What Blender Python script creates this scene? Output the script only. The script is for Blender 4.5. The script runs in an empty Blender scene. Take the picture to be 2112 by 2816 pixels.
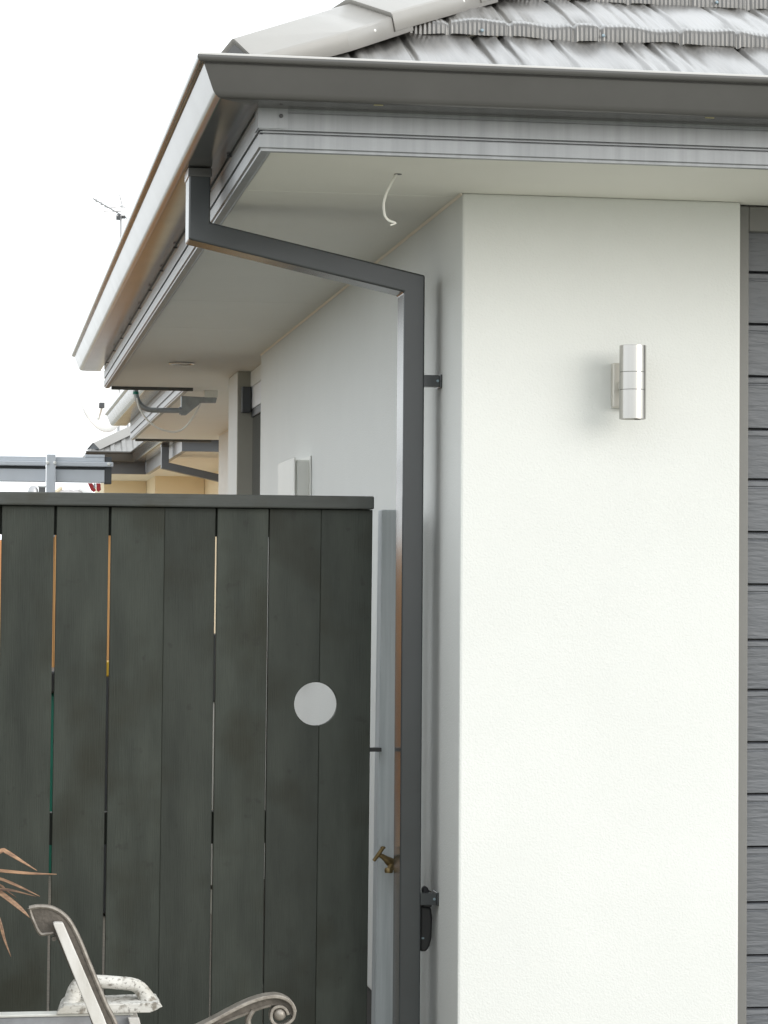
import bpy, bmesh, math, random
from mathutils import Vector, Matrix

random.seed(7)
S = bpy.context.scene
COL = S.collection

# ------------------------------------------------------------------ camera
cam_d = bpy.data.cameras.new("camera")
cam = bpy.data.objects.new("camera", cam_d)
COL.objects.link(cam)
cam_d.sensor_fit = 'VERTICAL'
cam_d.sensor_height = 36.0
cam_d.lens = 36.0 * 6900.0 / 2816.0
cam_d.clip_start = 0.05
cam_d.clip_end = 2000.0
YAW, PITCH, ROLL = math.radians(9.187), math.radians(1.671), math.radians(0.412)
cy, sy, cp, sp = math.cos(YAW), math.sin(YAW), math.cos(PITCH), math.sin(PITCH)
right = Vector((cy, -sy, 0)); fwd = Vector((sy * cp, cy * cp, sp)); up = right.cross(fwd)
c_, s_ = math.cos(ROLL), math.sin(ROLL)
r2 = right * c_ + up * s_; u2 = -right * s_ + up * c_
cam.matrix_world = Matrix(((r2.x, u2.x, -fwd.x, -1.134), (r2.y, u2.y, -fwd.y, -5.869),
                           (r2.z, u2.z, -fwd.z, 1.6), (0, 0, 0, 1)))
S.camera = cam

# ------------------------------------------------------------------ sky and sun (bright overcast)
SUN_EL, SUN_AZ = math.radians(14), math.radians(42)     # azimuth from -Y towards +X
w = bpy.data.worlds.new("World"); S.world = w; w.use_nodes = True
nt = w.node_tree; nt.nodes.clear()
out = nt.nodes.new('ShaderNodeOutputWorld'); bg = nt.nodes.new('ShaderNodeBackground')
sky = nt.nodes.new('ShaderNodeTexSky'); sky.sky_type = 'NISHITA'; sky.sun_disc = False
sky.sun_elevation = SUN_EL; sky.sun_rotation = math.pi - SUN_AZ
sky.air_density = 1.0; sky.dust_density = 3.0
tc = nt.nodes.new('ShaderNodeTexCoord')
cl = nt.nodes.new('ShaderNodeTexNoise'); cl.inputs['Scale'].default_value = 2.2; cl.inputs['Detail'].default_value = 4
nt.links.new(tc.outputs['Generated'], cl.inputs['Vector'])
rmp = nt.nodes.new('ShaderNodeMapRange'); rmp.inputs['From Min'].default_value = 0.3; rmp.inputs['From Max'].default_value = 0.7
rmp.inputs['To Min'].default_value = 0.80; rmp.inputs['To Max'].default_value = 0.94
nt.links.new(cl.outputs['Fac'], rmp.inputs['Value'])
mx = nt.nodes.new('ShaderNodeMix'); mx.data_type = 'RGBA'
mx.inputs['B'].default_value = (12.5, 13.0, 13.3, 1)        # the cloud layer
nt.links.new(rmp.outputs['Result'], mx.inputs['Factor'])
nt.links.new(sky.outputs['Color'], mx.inputs['A'])
nt.links.new(mx.outputs['Result'], bg.inputs['Color'])
bg.inputs['Strength'].default_value = 0.1
nt.links.new(bg.outputs['Background'], out.inputs['Surface'])

sd = bpy.data.lights.new("sun", 'SUN'); sun = bpy.data.objects.new("sun", sd); COL.objects.link(sun)
sd.energy = 0.98; sd.angle = math.radians(38); sd.color = (1.0, 0.985, 0.96)
to_sun = Vector((math.sin(SUN_AZ) * math.cos(SUN_EL), -math.cos(SUN_AZ) * math.cos(SUN_EL), math.sin(SUN_EL)))
sun.rotation_euler = to_sun.to_track_quat('Z', 'Y').to_euler()
sun.location = to_sun * 30

S.view_settings.view_transform = 'Standard'; S.view_settings.look = 'None'
S.view_settings.gamma = 1.0; S.view_settings.use_curve_mapping = False
S.view_settings.exposure = 0.66

# ------------------------------------------------------------------ materials
def mat(name, col, rough=0.6, metal=0.0, spec=0.5, var=0.12, scale=6.0, stretch=(1, 1, 1), col2=None,
        bump=0.0, bscale=200.0, bstretch=(1, 1, 1), rvar=0.08, coat=0.0, coatr=.15, bdist=0.002, spots=None, detail=5.0, objvar=0.0):
    m = bpy.data.materials.new(name); m.use_nodes = True
    n = m.node_tree.nodes; l = m.node_tree.links
    b = n['Principled BSDF']
    b.inputs['Metallic'].default_value = metal
    b.inputs['Specular IOR Level'].default_value = spec
    b.inputs['Coat Weight'].default_value = coat
    b.inputs['Coat Roughness'].default_value = coatr
    t = n.new('ShaderNodeTexCoord')
    oi = n.new('ShaderNodeObjectInfo')
    sh = n.new('ShaderNodeVectorMath'); sh.operation = 'SCALE'; sh.inputs['Scale'].default_value = 37.0
    cmb = n.new('ShaderNodeCombineXYZ'); l.new(oi.outputs['Random'], cmb.inputs[0]); l.new(oi.outputs['Random'], cmb.inputs[1])
    l.new(cmb.outputs[0], sh.inputs[0])
    ad = n.new('ShaderNodeVectorMath'); ad.operation = 'ADD'
    l.new(t.outputs['Object'], ad.inputs[0]); l.new(sh.outputs[0], ad.inputs[1])
    mp = n.new('ShaderNodeMapping'); mp.inputs['Scale'].default_value = stretch
    l.new(ad.outputs[0], mp.inputs['Vector'])
    no = n.new('ShaderNodeTexNoise'); no.inputs['Scale'].default_value = scale; no.inputs['Detail'].default_value = detail
    no.inputs['Roughness'].default_value = 0.6
    l.new(mp.outputs[0], no.inputs['Vector'])
    mr = n.new('ShaderNodeMapRange'); mr.inputs['From Min'].default_value = 0.3; mr.inputs['From Max'].default_value = 0.7
    l.new(no.outputs['Fac'], mr.inputs['Value'])
    mixn = n.new('ShaderNodeMix'); mixn.data_type = 'RGBA'
    c2 = col2 if col2 else tuple(min(1, c * (1 + var)) for c in col)
    c1 = col if col2 else tuple(c * (1 - var) for c in col)
    mixn.inputs['A'].default_value = (*c1, 1); mixn.inputs['B'].default_value = (*c2, 1)
    l.new(mr.outputs[0], mixn.inputs['Factor'])
    last = mixn.outputs['Result']
    for sp_ in (spots if isinstance(spots, list) else [spots] if spots else []):   # (noise scale, threshold low, high, colour, strength)
        sc_, lo, hi, colr, st = sp_
        sn = n.new('ShaderNodeTexNoise'); sn.inputs['Scale'].default_value = sc_; sn.inputs['Detail'].default_value = 3
        l.new(ad.outputs[0], sn.inputs['Vector'])
        sr = n.new('ShaderNodeMapRange'); sr.inputs['From Min'].default_value = lo; sr.inputs['From Max'].default_value = hi
        sr.inputs['To Max'].default_value = st
        l.new(sn.outputs['Fac'], sr.inputs['Value'])
        m2 = n.new('ShaderNodeMix'); m2.data_type = 'RGBA'; m2.inputs['B'].default_value = (*colr, 1)
        l.new(sr.outputs[0], m2.inputs['Factor']); l.new(last, m2.inputs['A'])
        last = m2.outputs['Result']
    if objvar > 0:
        om = n.new('ShaderNodeMapRange'); om.inputs['To Min'].default_value = 1 - objvar; om.inputs['To Max'].default_value = 1 + objvar
        l.new(oi.outputs['Random'], om.inputs['Value'])
        ov = n.new('ShaderNodeVectorMath'); ov.operation = 'SCALE'
        l.new(last, ov.inputs[0]); l.new(om.outputs[0], ov.inputs['Scale']); last = ov.outputs[0]
    l.new(last, b.inputs['Base Color'])
    rr = n.new('ShaderNodeMapRange'); rr.inputs['To Min'].default_value = max(0.02, rough - rvar); rr.inputs['To Max'].default_value = min(1, rough + rvar)
    l.new(no.outputs['Fac'], rr.inputs['Value']); l.new(rr.outputs[0], b.inputs['Roughness'])
    if bump > 0:
        mp2 = n.new('ShaderNodeMapping'); mp2.inputs['Scale'].default_value = bstretch
        l.new(ad.outputs[0], mp2.inputs['Vector'])
        bn = n.new('ShaderNodeTexNoise'); bn.inputs['Scale'].default_value = bscale; bn.inputs['Detail'].default_value = 3
        l.new(mp2.outputs[0], bn.inputs['Vector'])
        bp = n.new('ShaderNodeBump'); bp.inputs['Strength'].default_value = bump; bp.inputs['Distance'].default_value = bdist
        l.new(bn.outputs['Fac'], bp.inputs['Height']); l.new(bp.outputs[0], b.inputs['Normal'])
    return m

M = {}
M['plaster'] = mat('cream_plaster', (.675, .684, .662), rough=.85, spec=.3, var=.022, scale=2.5, bump=.5, bscale=220, bdist=.002)
M['soffit'] = mat('soffit_paint', (.80, .79, .73), rough=.7, spec=.3, var=.02, scale=2)
M['gutter'] = mat('dark_gutter_paint', (.082, .080, .077), rough=.17, spec=.55, var=.06, scale=9, rvar=.03)
M['pipe'] = mat('dark_pipe_paint', (.046, .050, .052), rough=.2, spec=.5, var=.07, scale=7, rvar=.05)
M['fascia'] = mat('grey_fascia_paint', (.235, .245, .255), rough=.38, spec=.7, var=.17, scale=34, stretch=(1, 1, .03), rvar=.06)
M['roof'] = mat('weathered_roof_steel', (.085, .080, .073), rough=.34, coat=1.0, coatr=.24, spec=.6, var=.42, scale=26, stretch=(3.4, .14, .14), bump=.6, bscale=85, bstretch=(1, .07, .07), bdist=.004)
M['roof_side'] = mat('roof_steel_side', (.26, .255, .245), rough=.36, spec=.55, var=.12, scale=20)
M['cap'] = mat('hip_cap_steel', (.30, .29, .272), rough=.34, spec=.6, var=.05, scale=5, bump=.1, bscale=25, bdist=.004)
M['gate'] = mat('dark_stained_timber', (.0175, .0215, .0165), col2=(.041, .0470, .038), rough=.62, spec=.35, scale=4.2, stretch=(2.6, 1, .6), objvar=.13,
                bump=.35, bscale=60, bstretch=(6, 6, .25), bdist=.002, spots=[(5.0, .52, .70, (.0165, .0175, .010), .8), (26, .66, .74, (.012, .012, .009), .4)])
M['gate_cap'] = mat('dark_stained_cap', (.040, .044, .040), col2=(.064, .068, .062), rough=.55, spec=.4, scale=7, stretch=(.6, 3, 3),
                    bump=.3, bscale=50, bstretch=(.25, 5, 5), spots=(9, .55, .75, (.035, .032, .02), .6))
M['post'] = mat('weathered_grey_timber', (.42, .455, .465), col2=(.55, .58, .59), rough=.7, scale=14, stretch=(5, 5, .18), bump=.4, bscale=60, bstretch=(5, 5, .15))
M['lip'] = mat('gutter_highlight_paint', (.40, .39, .37), rough=.35, var=.05, scale=9)  # pale colour stands in for the bright highlight along the gutter bead
M['trim'] = mat('olive_trim_paint', (.38, .365, .31), rough=.6, var=.05)
M['slot'] = mat('dull_slot_edge', (.20, .185, .09), rough=.6)
M['jamb'] = mat('grey_jamb_paint', (.155, .152, .144), rough=.5, var=.05)
M['door'] = mat('grey_door_steel', (.110, .116, .127), rough=.4, var=.07, scale=14, stretch=(.5, 1, 2.4), bump=.8, bscale=58, bstretch=(.25, 1, 1.7), bdist=.004, objvar=.05)
M['dark'] = mat('dark_joinery', (.045, .048, .052), rough=.4, var=.08)
M['black'] = mat('black_plastic', (.012, .012, .013), rough=.4, var=.1)
M['glass'] = mat('window_glass', (.03, .035, .04), rough=.06, spec=.9, var=.05)
M['blind'] = mat('pale_blind', (.62, .63, .65), rough=.5, var=.04)
M['steel'] = mat('brushed_steel', (.44, .43, .41), rough=.22, metal=1.0, var=.01, scale=3, rvar=.01)
M['lampbase'] = mat('lamp_base_metal', (.62, .60, .55), rough=.5, metal=.6, var=.06)
M['white'] = mat('white_plastic', (.78, .78, .75), rough=.4, var=.03)
M['meter'] = mat('meter_box_paint', (.68, .68, .64), rough=.55, var=.03)
M['galv'] = mat('galvanised_steel', (.36, .38, .39), rough=.42, metal=.7, var=.15, scale=25)
M['rail'] = mat('grey_powder_coat', (.56, .59, .63), rough=.38, var=.05, scale=12)
M['raildark'] = mat('dark_end_cap', (.06, .065, .07), rough=.5, var=.08)
M['brass'] = mat('aged_brass', (.22, .16, .075), rough=.5, metal=.85, var=.2, scale=60)
M['iron'] = mat('worn_cast_iron', (.075, .065, .055), col2=(.15, .13, .11), rough=.5, metal=.35, scale=45, bump=.5, bscale=140, bdist=.002)
M['ironrim'] = mat('rubbed_iron_rim', (.20, .175, .15), col2=(.36, .33, .29), rough=.42, metal=.35, scale=55, bump=.4, bscale=150, bdist=.002)
M['slat'] = mat('bleached_slat', (.50, .48, .44), col2=(.66, .645, .62), rough=.6, scale=18, stretch=(1, 1, .3), bump=.3, bscale=80)
M['float'] = mat('chalky_white_wood', (.46, .44, .39), col2=(.70, .69, .655), rough=.75, scale=16, stretch=(.5, 1, 1.5), bump=.8, bscale=45, bstretch=(.4, 1, 1.4), bdist=.006,
                 spots=[(48, .55, .66, (.18, .155, .12), .85), (130, .58, .68, (.10, .085, .07), .7)])
M['beam'] = mat('grey_weathered_beam', (.22, .225, .235), col2=(.34, .35, .37), rough=.7, scale=20, bump=.4, bscale=90)
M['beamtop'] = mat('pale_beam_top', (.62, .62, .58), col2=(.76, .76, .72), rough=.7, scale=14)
M['leaf'] = mat('reddish_dry_leaf', (.085, .04, .022), col2=(.32, .19, .105), rough=.45, scale=95, stretch=(.25, 1, 1.2), objvar=.35)
M['tan'] = mat('tan_stucco', (.80, .70, .51), rough=.85, var=.04, scale=2, bump=.3, bscale=120)
M['fence'] = mat('brown_paling', (.07, .062, .052), col2=(.11, .098, .08), rough=.8, scale=6, stretch=(5, 5, .3), bump=.3, bscale=50, bstretch=(4, 4, .2))
M['ground'] = mat('grass_and_earth_ground', (.32, .315, .265), rough=.9, var=.1, scale=.8, bump=.3, bscale=60)
M['darkpath'] = mat('dark_gravel', (.17, .155, .13), rough=.95, var=.3, scale=40)
M['paving'] = mat('brown_paving', (.48, .33, .19), rough=.85, var=.08, scale=3)
M['tanfence'] = mat('tan_paling', (.58, .31, .115), col2=(.68, .40, .17), rough=.8, scale=6, stretch=(5, 5, .3), bump=.3, bscale=50, bstretch=(4, 4, .2))
M['base'] = mat('dark_base_board', (.05, .05, .048), rough=.8)
M['red'] = mat('red_plastic', (.42, .02, .025), rough=.4, var=.05)
M['green'] = mat('green_plastic', (.01, .16, .11), rough=.45, var=.06)
M['yellow'] = mat('yellow_plastic', (.65, .40, .03), rough=.5, var=.06)
M['soil'] = mat('dark_soil', (.03, .024, .018), rough=.95, var=.3)
M['terracotta'] = mat('terracotta_pot', (.30, .12, .06), rough=.8, var=.1)
M['sealant'] = mat('pale_sealant', (.80, .75, .65), rough=.5, var=.03)
M['rivet'] = mat('zinc_fastener', (.26, .33, .37), rough=.55, metal=.6, var=.05)
M['dark_rivet'] = mat('dull_fastener', (.08, .08, .085), rough=.5, var=.05)
M['cablewhite'] = mat('white_cable', (.74, .73, .68), rough=.4, var=.02)
M['dish'] = mat('white_dish_enamel', (.82, .82, .80), rough=.4, var=.02)
M['grey_al'] = mat('grey_aluminium', (.42, .42, .43), rough=.4, metal=.6, var=.06)
M['distroof'] = mat('pale_far_roof', (.52, .49, .48), rough=.5, var=.06)

# ------------------------------------------------------------------ object helpers
def link(name, me, m, parent=None):
    o = bpy.data.objects.new(name, me); COL.objects.link(o)
    if m is not None:
        me.materials.clear(); me.materials.append(m)
    if parent is not None: o.parent = parent
    return o

def tag(o, label=None, cat=None, group=None, kind=None):
    if label: o['label'] = label
    if cat: o['category'] = cat
    if group: o['group'] = group
    if kind: o['kind'] = kind
    return o

def thing(name, label, cat, loc=(0, 0, 0), group=None):
    o = bpy.data.objects.new(name, None); COL.objects.link(o); o.location = loc
    o.empty_display_size = .1
    return tag(o, label, cat, group)

def wloc(o):                    # world location of a parent chain made of translations only
    v = Vector((0, 0, 0))
    while o is not None:
        v += o.location; o = o.parent
    return v

def fin(name, bm, m, parent=None, smooth=False, bevel=0.0, seg=2, angle=35):
    """turn a bmesh laid out in world coordinates into one object under its parent"""
    if parent is not None:
        off = wloc(parent)
        bmesh.ops.translate(bm, verts=bm.verts, vec=-off)
    bmesh.ops.recalc_face_normals(bm, faces=bm.faces)
    me = bpy.data.meshes.new(name); bm.to_mesh(me); bm.free()
    if smooth:
        for p in me.polygons: p.use_smooth = True
        try: me.set_sharp_from_angle(angle=math.radians(angle))
        except Exception: pass
    o = link(name, me, m, parent)
    if bevel > 0:
        md = o.modifiers.new('bevel', 'BEVEL'); md.width = bevel; md.segments = seg; md.limit_method = 'ANGLE'
        md.angle_limit = math.radians(40)
    return o

def box(bm, x0, x1, y0, y1, z0, z1):
    v = [bm.verts.new(p) for p in ((x0, y0, z0), (x1, y0, z0), (x1, y1, z0), (x0, y1, z0),
                                   (x0, y0, z1), (x1, y0, z1), (x1, y1, z1), (x0, y1, z1))]
    for f in ((0, 3, 2, 1), (4, 5, 6, 7), (0, 1, 5, 4), (1, 2, 6, 5), (2, 3, 7, 6), (3, 0, 4, 7)):
        bm.faces.new([v[i] for i in f])
    return v

def bx(name, m, parent, x0, x1, y0, y1, z0, z1, bevel=0.0):
    bm = bmesh.new(); box(bm, x0, x1, y0, y1, z0, z1)
    return fin(name, bm, m, parent, bevel=bevel)

def prism_xz(bm, pts, y0, y1):
    a = [bm.verts.new((x, y0, z)) for x, z in pts]; b = [bm.verts.new((x, y1, z)) for x, z in pts]
    n = len(pts)
    bm.faces.new(a); bm.faces.new(b[::-1])
    for i in range(n): bm.faces.new((a[i], b[i], b[(i + 1) % n], a[(i + 1) % n]))

def prism_xy(bm, pts, z0, z1):
    a = [bm.verts.new((x, y, z0)) for x, y in pts]; b = [bm.verts.new((x, y, z1)) for x, y in pts]
    n = len(pts)
    bm.faces.new(a[::-1]); bm.faces.new(b)
    for i in range(n): bm.faces.new((a[i], a[(i + 1) % n], b[(i + 1) % n], b[i]))

def smooth_path(pts, sub=6):
    """Catmull-Rom through the points"""
    P = [Vector(p) for p in pts]; out_ = []
    for i in range(len(P) - 1):
        p0 = P[max(i - 1, 0)]; p1 = P[i]; p2 = P[i + 1]; p3 = P[min(i + 2, len(P) - 1)]
        for k in range(sub):
            t = k / sub
            out_.append(.5 * ((2 * p1) + (p2 - p0) * t + (2 * p0 - 5 * p1 + 4 * p2 - p3) * t * t + (3 * p1 - p0 - 3 * p2 + p3) * t ** 3))
    out_.append(P[-1]); return out_

def tube(bm, pts, r, n=10, ref=None, sx=1.0, caps=True):
    P = [Vector(p) for p in pts]; rings = []
    R = r if isinstance(r, (list, tuple)) else [r] * len(P)
    prev = None
    for i, p in enumerate(P):
        t = (P[min(i + 1, len(P) - 1)] - P[max(i - 1, 0)]).normalized()
        if ref is not None: u = Vector(ref) - t * Vector(ref).dot(t)
        elif prev is not None: u = prev - t * prev.dot(t)
        else:
            a = Vector((0, 0, 1)) if abs(t.z) < .9 else Vector((1, 0, 0)); u = a - t * a.dot(t)
        u.normalize(); prev = u; v = t.cross(u)
        rings.append([bm.verts.new(p + (u * math.cos(2 * math.pi * k / n) * sx + v * math.sin(2 * math.pi * k / n)) * R[i]) for k in range(n)])
    for a, b in zip(rings, rings[1:]):
        for k in range(n): bm.faces.new((a[k], a[(k + 1) % n], b[(k + 1) % n], b[k]))
    if caps: bm.faces.new(rings[0][::-1]); bm.faces.new(rings[-1])

def tb(name, m, parent, pts, r, n=10, **k):
    bm = bmesh.new(); tube(bm, pts, r, n, **k); return fin(name, bm, m, parent, smooth=True)

def ribbon(bm, pts, wid, th, axis=(0, 1, 0)):
    """a flat bar of rectangular section swept along a path in the XZ plane"""
    P = [Vector(p) for p in pts]; A = Vector(axis); rings = []
    for i, p in enumerate(P):
        t = (P[min(i + 1, len(P) - 1)] - P[max(i - 1, 0)]).normalized(); nrm = A.cross(t).normalized()
        rings.append([bm.verts.new(p + A * (sa * wid / 2) + nrm * (sn * th / 2)) for sa, sn in ((-1, -1), (1, -1), (1, 1), (-1, 1))])
    for a, b in zip(rings, rings[1:]):
        for k in range(4): bm.faces.new((a[k], a[(k + 1) % 4], b[(k + 1) % 4], b[k]))
    bm.faces.new(rings[0][::-1]); bm.faces.new(rings[-1])

def lathe(bm, prof, centre, axis='z', n=28):
    cx, cy_, cz = centre; rings = []
    for r, h in prof:
        ring = []
        for k in range(n):
            a = 2 * math.pi * k / n
            if axis == 'z': p = (cx + r * math.cos(a), cy_ + r * math.sin(a), cz + h)
            elif axis == 'y': p = (cx + r * math.cos(a), cy_ + h, cz + r * math.sin(a))
            else: p = (cx + h, cy_ + r * math.cos(a), cz + r * math.sin(a))
            ring.append(bm.verts.new(p))
        rings.append(ring)
    for a, b in zip(rings, rings[1:]):
        for k in range(n): bm.faces.new((a[k], a[(k + 1) % n], b[(k + 1) % n], b[k]))
    bm.faces.new(rings[0][::-1]); bm.faces.new(rings[-1])

def sweep(name, prof, rings_fn, m, parent, smooth=True, angle=25):
    """closed profile of (outward d, z) swept between stations; rings_fn(d, z) -> list of points, one per station"""
    bm = bmesh.new(); st = None
    cols = [[bm.verts.new(p) for p in rings_fn(d, z)] for d, z in prof]
    n = len(cols); k = len(cols[0])
    for i in range(n):
        a, b = cols[i], cols[(i + 1) % n]
        for j in range(k - 1): bm.faces.new((a[j], a[j + 1], b[j + 1], b[j]))
    bm.faces.new([c[0] for c in cols]); bm.faces.new([c[-1] for c in cols][::-1])
    return fin(name, bm, m, parent, smooth=smooth, angle=angle)

# ------------------------------------------------------------------ ground
bm = bmesh.new()
for p in ((-400, -400, 0), (400, -400, 0), (400, 400, 0), (-400, 400, 0)): bm.verts.new(p)
bm.faces.new(bm.verts[:])
g = fin('ground', bm, M['ground']); tag(g, 'dull earth and grass ground around the houses', None, None, 'structure')

bm = bmesh.new()
for p in ((-2.25, 8.4, .004), (.0, 8.4, .004), (.0, 15.6, .004), (-2.25, 15.6, .004)): bm.verts.new(p)
bm.faces.new(bm.verts[:])
g = fin('path', bm, M['paving']); tag(g, 'brown paved strip along the far side of the house', None, None, 'structure')

bm = bmesh.new()
for p in ((-2.25, .3, .004), (.0, .3, .004), (.0, 8.39, .004), (-2.25, 8.39, .004)): bm.verts.new(p)
bm.faces.new(bm.verts[:])
g = fin('side_path', bm, M['darkpath']); tag(g, 'dark gravelled path behind the gate', None, None, 'structure')

# ------------------------------------------------------------------ the house
ZS = 2.539                     # soffit level
FX, FY = -0.55, -0.545         # outer faces of the side and front fascia
T = 0.538; ZE = 2.69; YE = -0.60   # front roof plane: z = ZE + T * (y - YE)
XE = -0.60

house = thing('house', 'cream plastered house corner with dark gutter and grey tiled roof', 'house', (0, 0, 0))

# walls
def wall(pts, z0=0.0, z1=ZS, m='plaster', parent=house, label=None, bev=.006):
    bm = bmesh.new(); prism_xy(bm, pts, z0, z1)
    o = fin('wall', bm, M[m], parent, bevel=bev)
    if label: o['label'] = label
    return o
Z0W = 0.43
wall([(0, 0), (.69, 0), (.69, .16), (.16, .16), (.16, 4.322), (0, 4.322)], Z0W, ZS, label='bright cream front pier and long side wall')
wall([(.045, 4.324), (.2, 4.324), (.2, 5.141), (.045, 5.141)], 2.467, ZS, label='recessed piece of wall above the side window')
wall([(-.012, 5.162), (.5, 5.162), (.5, 5.54), (-.012, 5.54)], Z0W, ZS, label='short wall beyond the side window')
wall([(.362, 5.545), (.52, 5.545), (.52, 9.95), (.362, 9.95)], Z0W, ZS, label='far stepped back side wall')
wall([(3.1, 0), (4.0, 0), (4.0, 9.9), (3.85, 9.9), (3.85, .16), (3.1, .16)], Z0W, ZS)
bx('base_board', M['base'], house, .012, .68, .015, .15, 0, Z0W - .002)
bx('base_board', M['base'], house, .012, .15, .153, 5.5, 0, Z0W - .002)
bx('base_board', M['base'], house, .38, .5, 5.6, 9.9, 0, Z0W - .002)

# soffit panels with open joints, and the batten that closes them from above
def soffit(x0, x1, y0, y1, z=ZS, parent=house):
    bm = bmesh.new(); box(bm, x0, x1, y0, y1, z, z + .006)
    return fin('soffit_panel', bm, M['soffit'], parent, bevel=.0015, seg=1)
IX, IY = -.516, -.511
soffit(IX, 1.6, IY, .063); soffit(1.603, 4.0, IY, .063)
for a, b in ((.0665, 2.4185), (2.4225, 3.3045), (3.3085, 6.125)): soffit(IX, .15, a, b)
soffit(-.13, .5, 6.128, 8.4); soffit(-.13, .5, 8.4035, 10.44)
soffit(.1535, 4.0, .0665, .2)
bx('soffit_backing', M['jamb'], house, IX, 4.0, IY, .3, ZS + .0065, ZS + .02)
bx('soffit_backing', M['jamb'], house, IX, .5, .3, 6.124, ZS + .0065, ZS + .02)
bx('soffit_backing', M['jamb'], house, -.13, .5, 6.128, 10.44, ZS + .0065, ZS + .02)
# sealant bead where wall meets soffit
bm = bmesh.new(); prism_xz(bm, [(-.006, ZS - .0004), (-.0004, ZS - .0004), (-.0004, ZS - .006)], .004, 4.32); fin('sealant_bead', bm, M['sealant'], house)
bx('sealant_bead', M['sealant'], house, .355, .361, 5.55, 9.9, ZS - .007, ZS - .001, .002)

# fascia profile (d outward from the soffit's inner edge line, thickness 35 mm)
FZ = 2.529
fprof = [(-.005, FZ), (-.005, FZ + .0055), (0, FZ + .0075), (.0, FZ + .0345), (-.010, FZ + .0345), (-.010, FZ + .0385), (-.003, FZ + .0395), (-.003, FZ + .0415), (-.009, FZ + .042), (-.009, FZ + .045), (0, FZ + .0455), (0, FZ + .082),
         (-.003, FZ + .084), (-.003, FZ + .088), (0, FZ + .09), (0, 2.70), (-.034, 2.70), (-.034, FZ + .01), (-.030, FZ + .004), (-.022, FZ)]
sweep('fascia', fprof, lambda d, z: [(4.0, FY - d, z), (FX - d, FY - d, z)], M['fascia'], house)
sweep('fascia', fprof, lambda d, z: [(FX - d, FY - d + .0005, z), (FX - d, 6.128, z)], M['fascia'], house)
sweep('fascia', fprof, lambda d, z: [(-.168 - d, 6.135, z), (-.168 - d, 10.45, z)], M['fascia'], house)
# the dark end board that closes the first eave, and the far one
bx('end_board', M['gutter'], house, -.515, -.125, 6.129, 6.134, ZS - .016, 2.70)
bx('end_board', M['gutter'], house, -.135, .36, 10.446, 10.462, ZS - .016, 2.70)
# folded corner cover of the fascia
cprof = [(.0012, FZ + .048), (.0012, FZ + .10), (.0026, FZ + .10), (.0026, FZ + .048)]
sweep('fascia_corner', cprof, lambda d, z: [(FX + .062, FY - d, z), (FX - d, FY - d, z), (FX - d, FY + .06, z)], M['fascia'], house, smooth=False)
bm = bmesh.new(); lathe(bm, [(.0045, 0), (.0045, .0015), (.002, .003)], (-.503, FY - .0035, 2.604), 'y', 10)
for v in bm.verts: v.co.y = 2 * (FY - .0035) - v.co.y
fin('rivet', bm, M['dark_rivet'], house)

# quad gutter
def gprof(d0=.003, zb=2.620, zt=2.706):
    o = [(d0, zt - .012), (d0, zb), (.088, zb), (.097, zb + .0015), (.104, zb + .006), (.109, zb + .013), (.1285, zt - .026), (.1300, zt - .0225), (.1290, zt - .0195)]
    for k in range(13):
        a_ = math.radians(-100 + 17 * k)
        o.append((.1365 + .0092 * math.cos(a_), zt - .0092 + .0092 * math.sin(a_)))
    i = [(.1265, zt - .022), (.104, zb + .012), (.097, zb + .005), (.088, zb + .0025), (d0 + .0025, zb + .0025), (d0 + .0025, zt - .012)]
    return o + i
gp = gprof()
sweep('gutter', gp, lambda d, z: [(4.0, FY - d, z), (FX - d, FY - d, z)], M['gutter'], house, angle=40)
sweep('gutter', gp, lambda d, z: [(FX - d - .0003, FY - d, z), (FX - d - .0003, 3.0, z + .008), (FX - d - .0003, 6.42, z + .014)], M['gutter'], house, angle=40)
sweep('gutter', gp, lambda d, z: [(-.168 - d, 6.15, z + .012), (-.168 - d, 10.85, z + .026)], M['gutter'], house, angle=40)
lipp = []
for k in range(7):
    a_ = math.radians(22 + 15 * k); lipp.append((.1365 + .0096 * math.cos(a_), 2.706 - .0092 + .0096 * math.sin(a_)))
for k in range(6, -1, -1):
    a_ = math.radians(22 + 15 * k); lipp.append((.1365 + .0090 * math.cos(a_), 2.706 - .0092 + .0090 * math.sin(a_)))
sweep('gutter_highlight', lipp, lambda d, z: [(4.0, FY - d, z), (FX - d, FY - d, z)], M['lip'], house, angle=40)  # painted highlight strip laid over the upper half of the bead
# end stop of the side gutter
for (xo, ye, dz) in ((FX, 6.4205, .014), (-.168, 10.8505, .026)):
    bm = bmesh.new(); prism_xz(bm, [(xo - d, z + dz) for d, z in gp[:19]], ye, ye + .002); fin('gutter_end', bm, M['gutter'], house)
# clips along the back of the side gutter, bright overflow slots on the front one
for yy in (.058, .60, 1.129, 1.709, 2.286, 2.834, 3.414, 3.998, 4.572, 5.149, 5.73):
    bx('gutter_clip', M['dark'], house, FX - .011, FX + .001, yy - .005, yy + .005, 2.6155, 2.6198, .001)
for xx in (-.305, .423, 1.15):
    bx('overflow_slot', M['slot'], house, xx - .010, xx + .010, FY - .088, FY - .084, 2.6182, 2.6204)

# roof: pressed steel tile courses -------------------------------------------------
def shingle_grooves(a, b, rnd):
    g_ = []; x = a + rnd.uniform(.02, .09)
    while x < b:
        g_.append(x); x += rnd.choice((.062, .12, .135, .155, .175, .205))
    return g_

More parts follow.
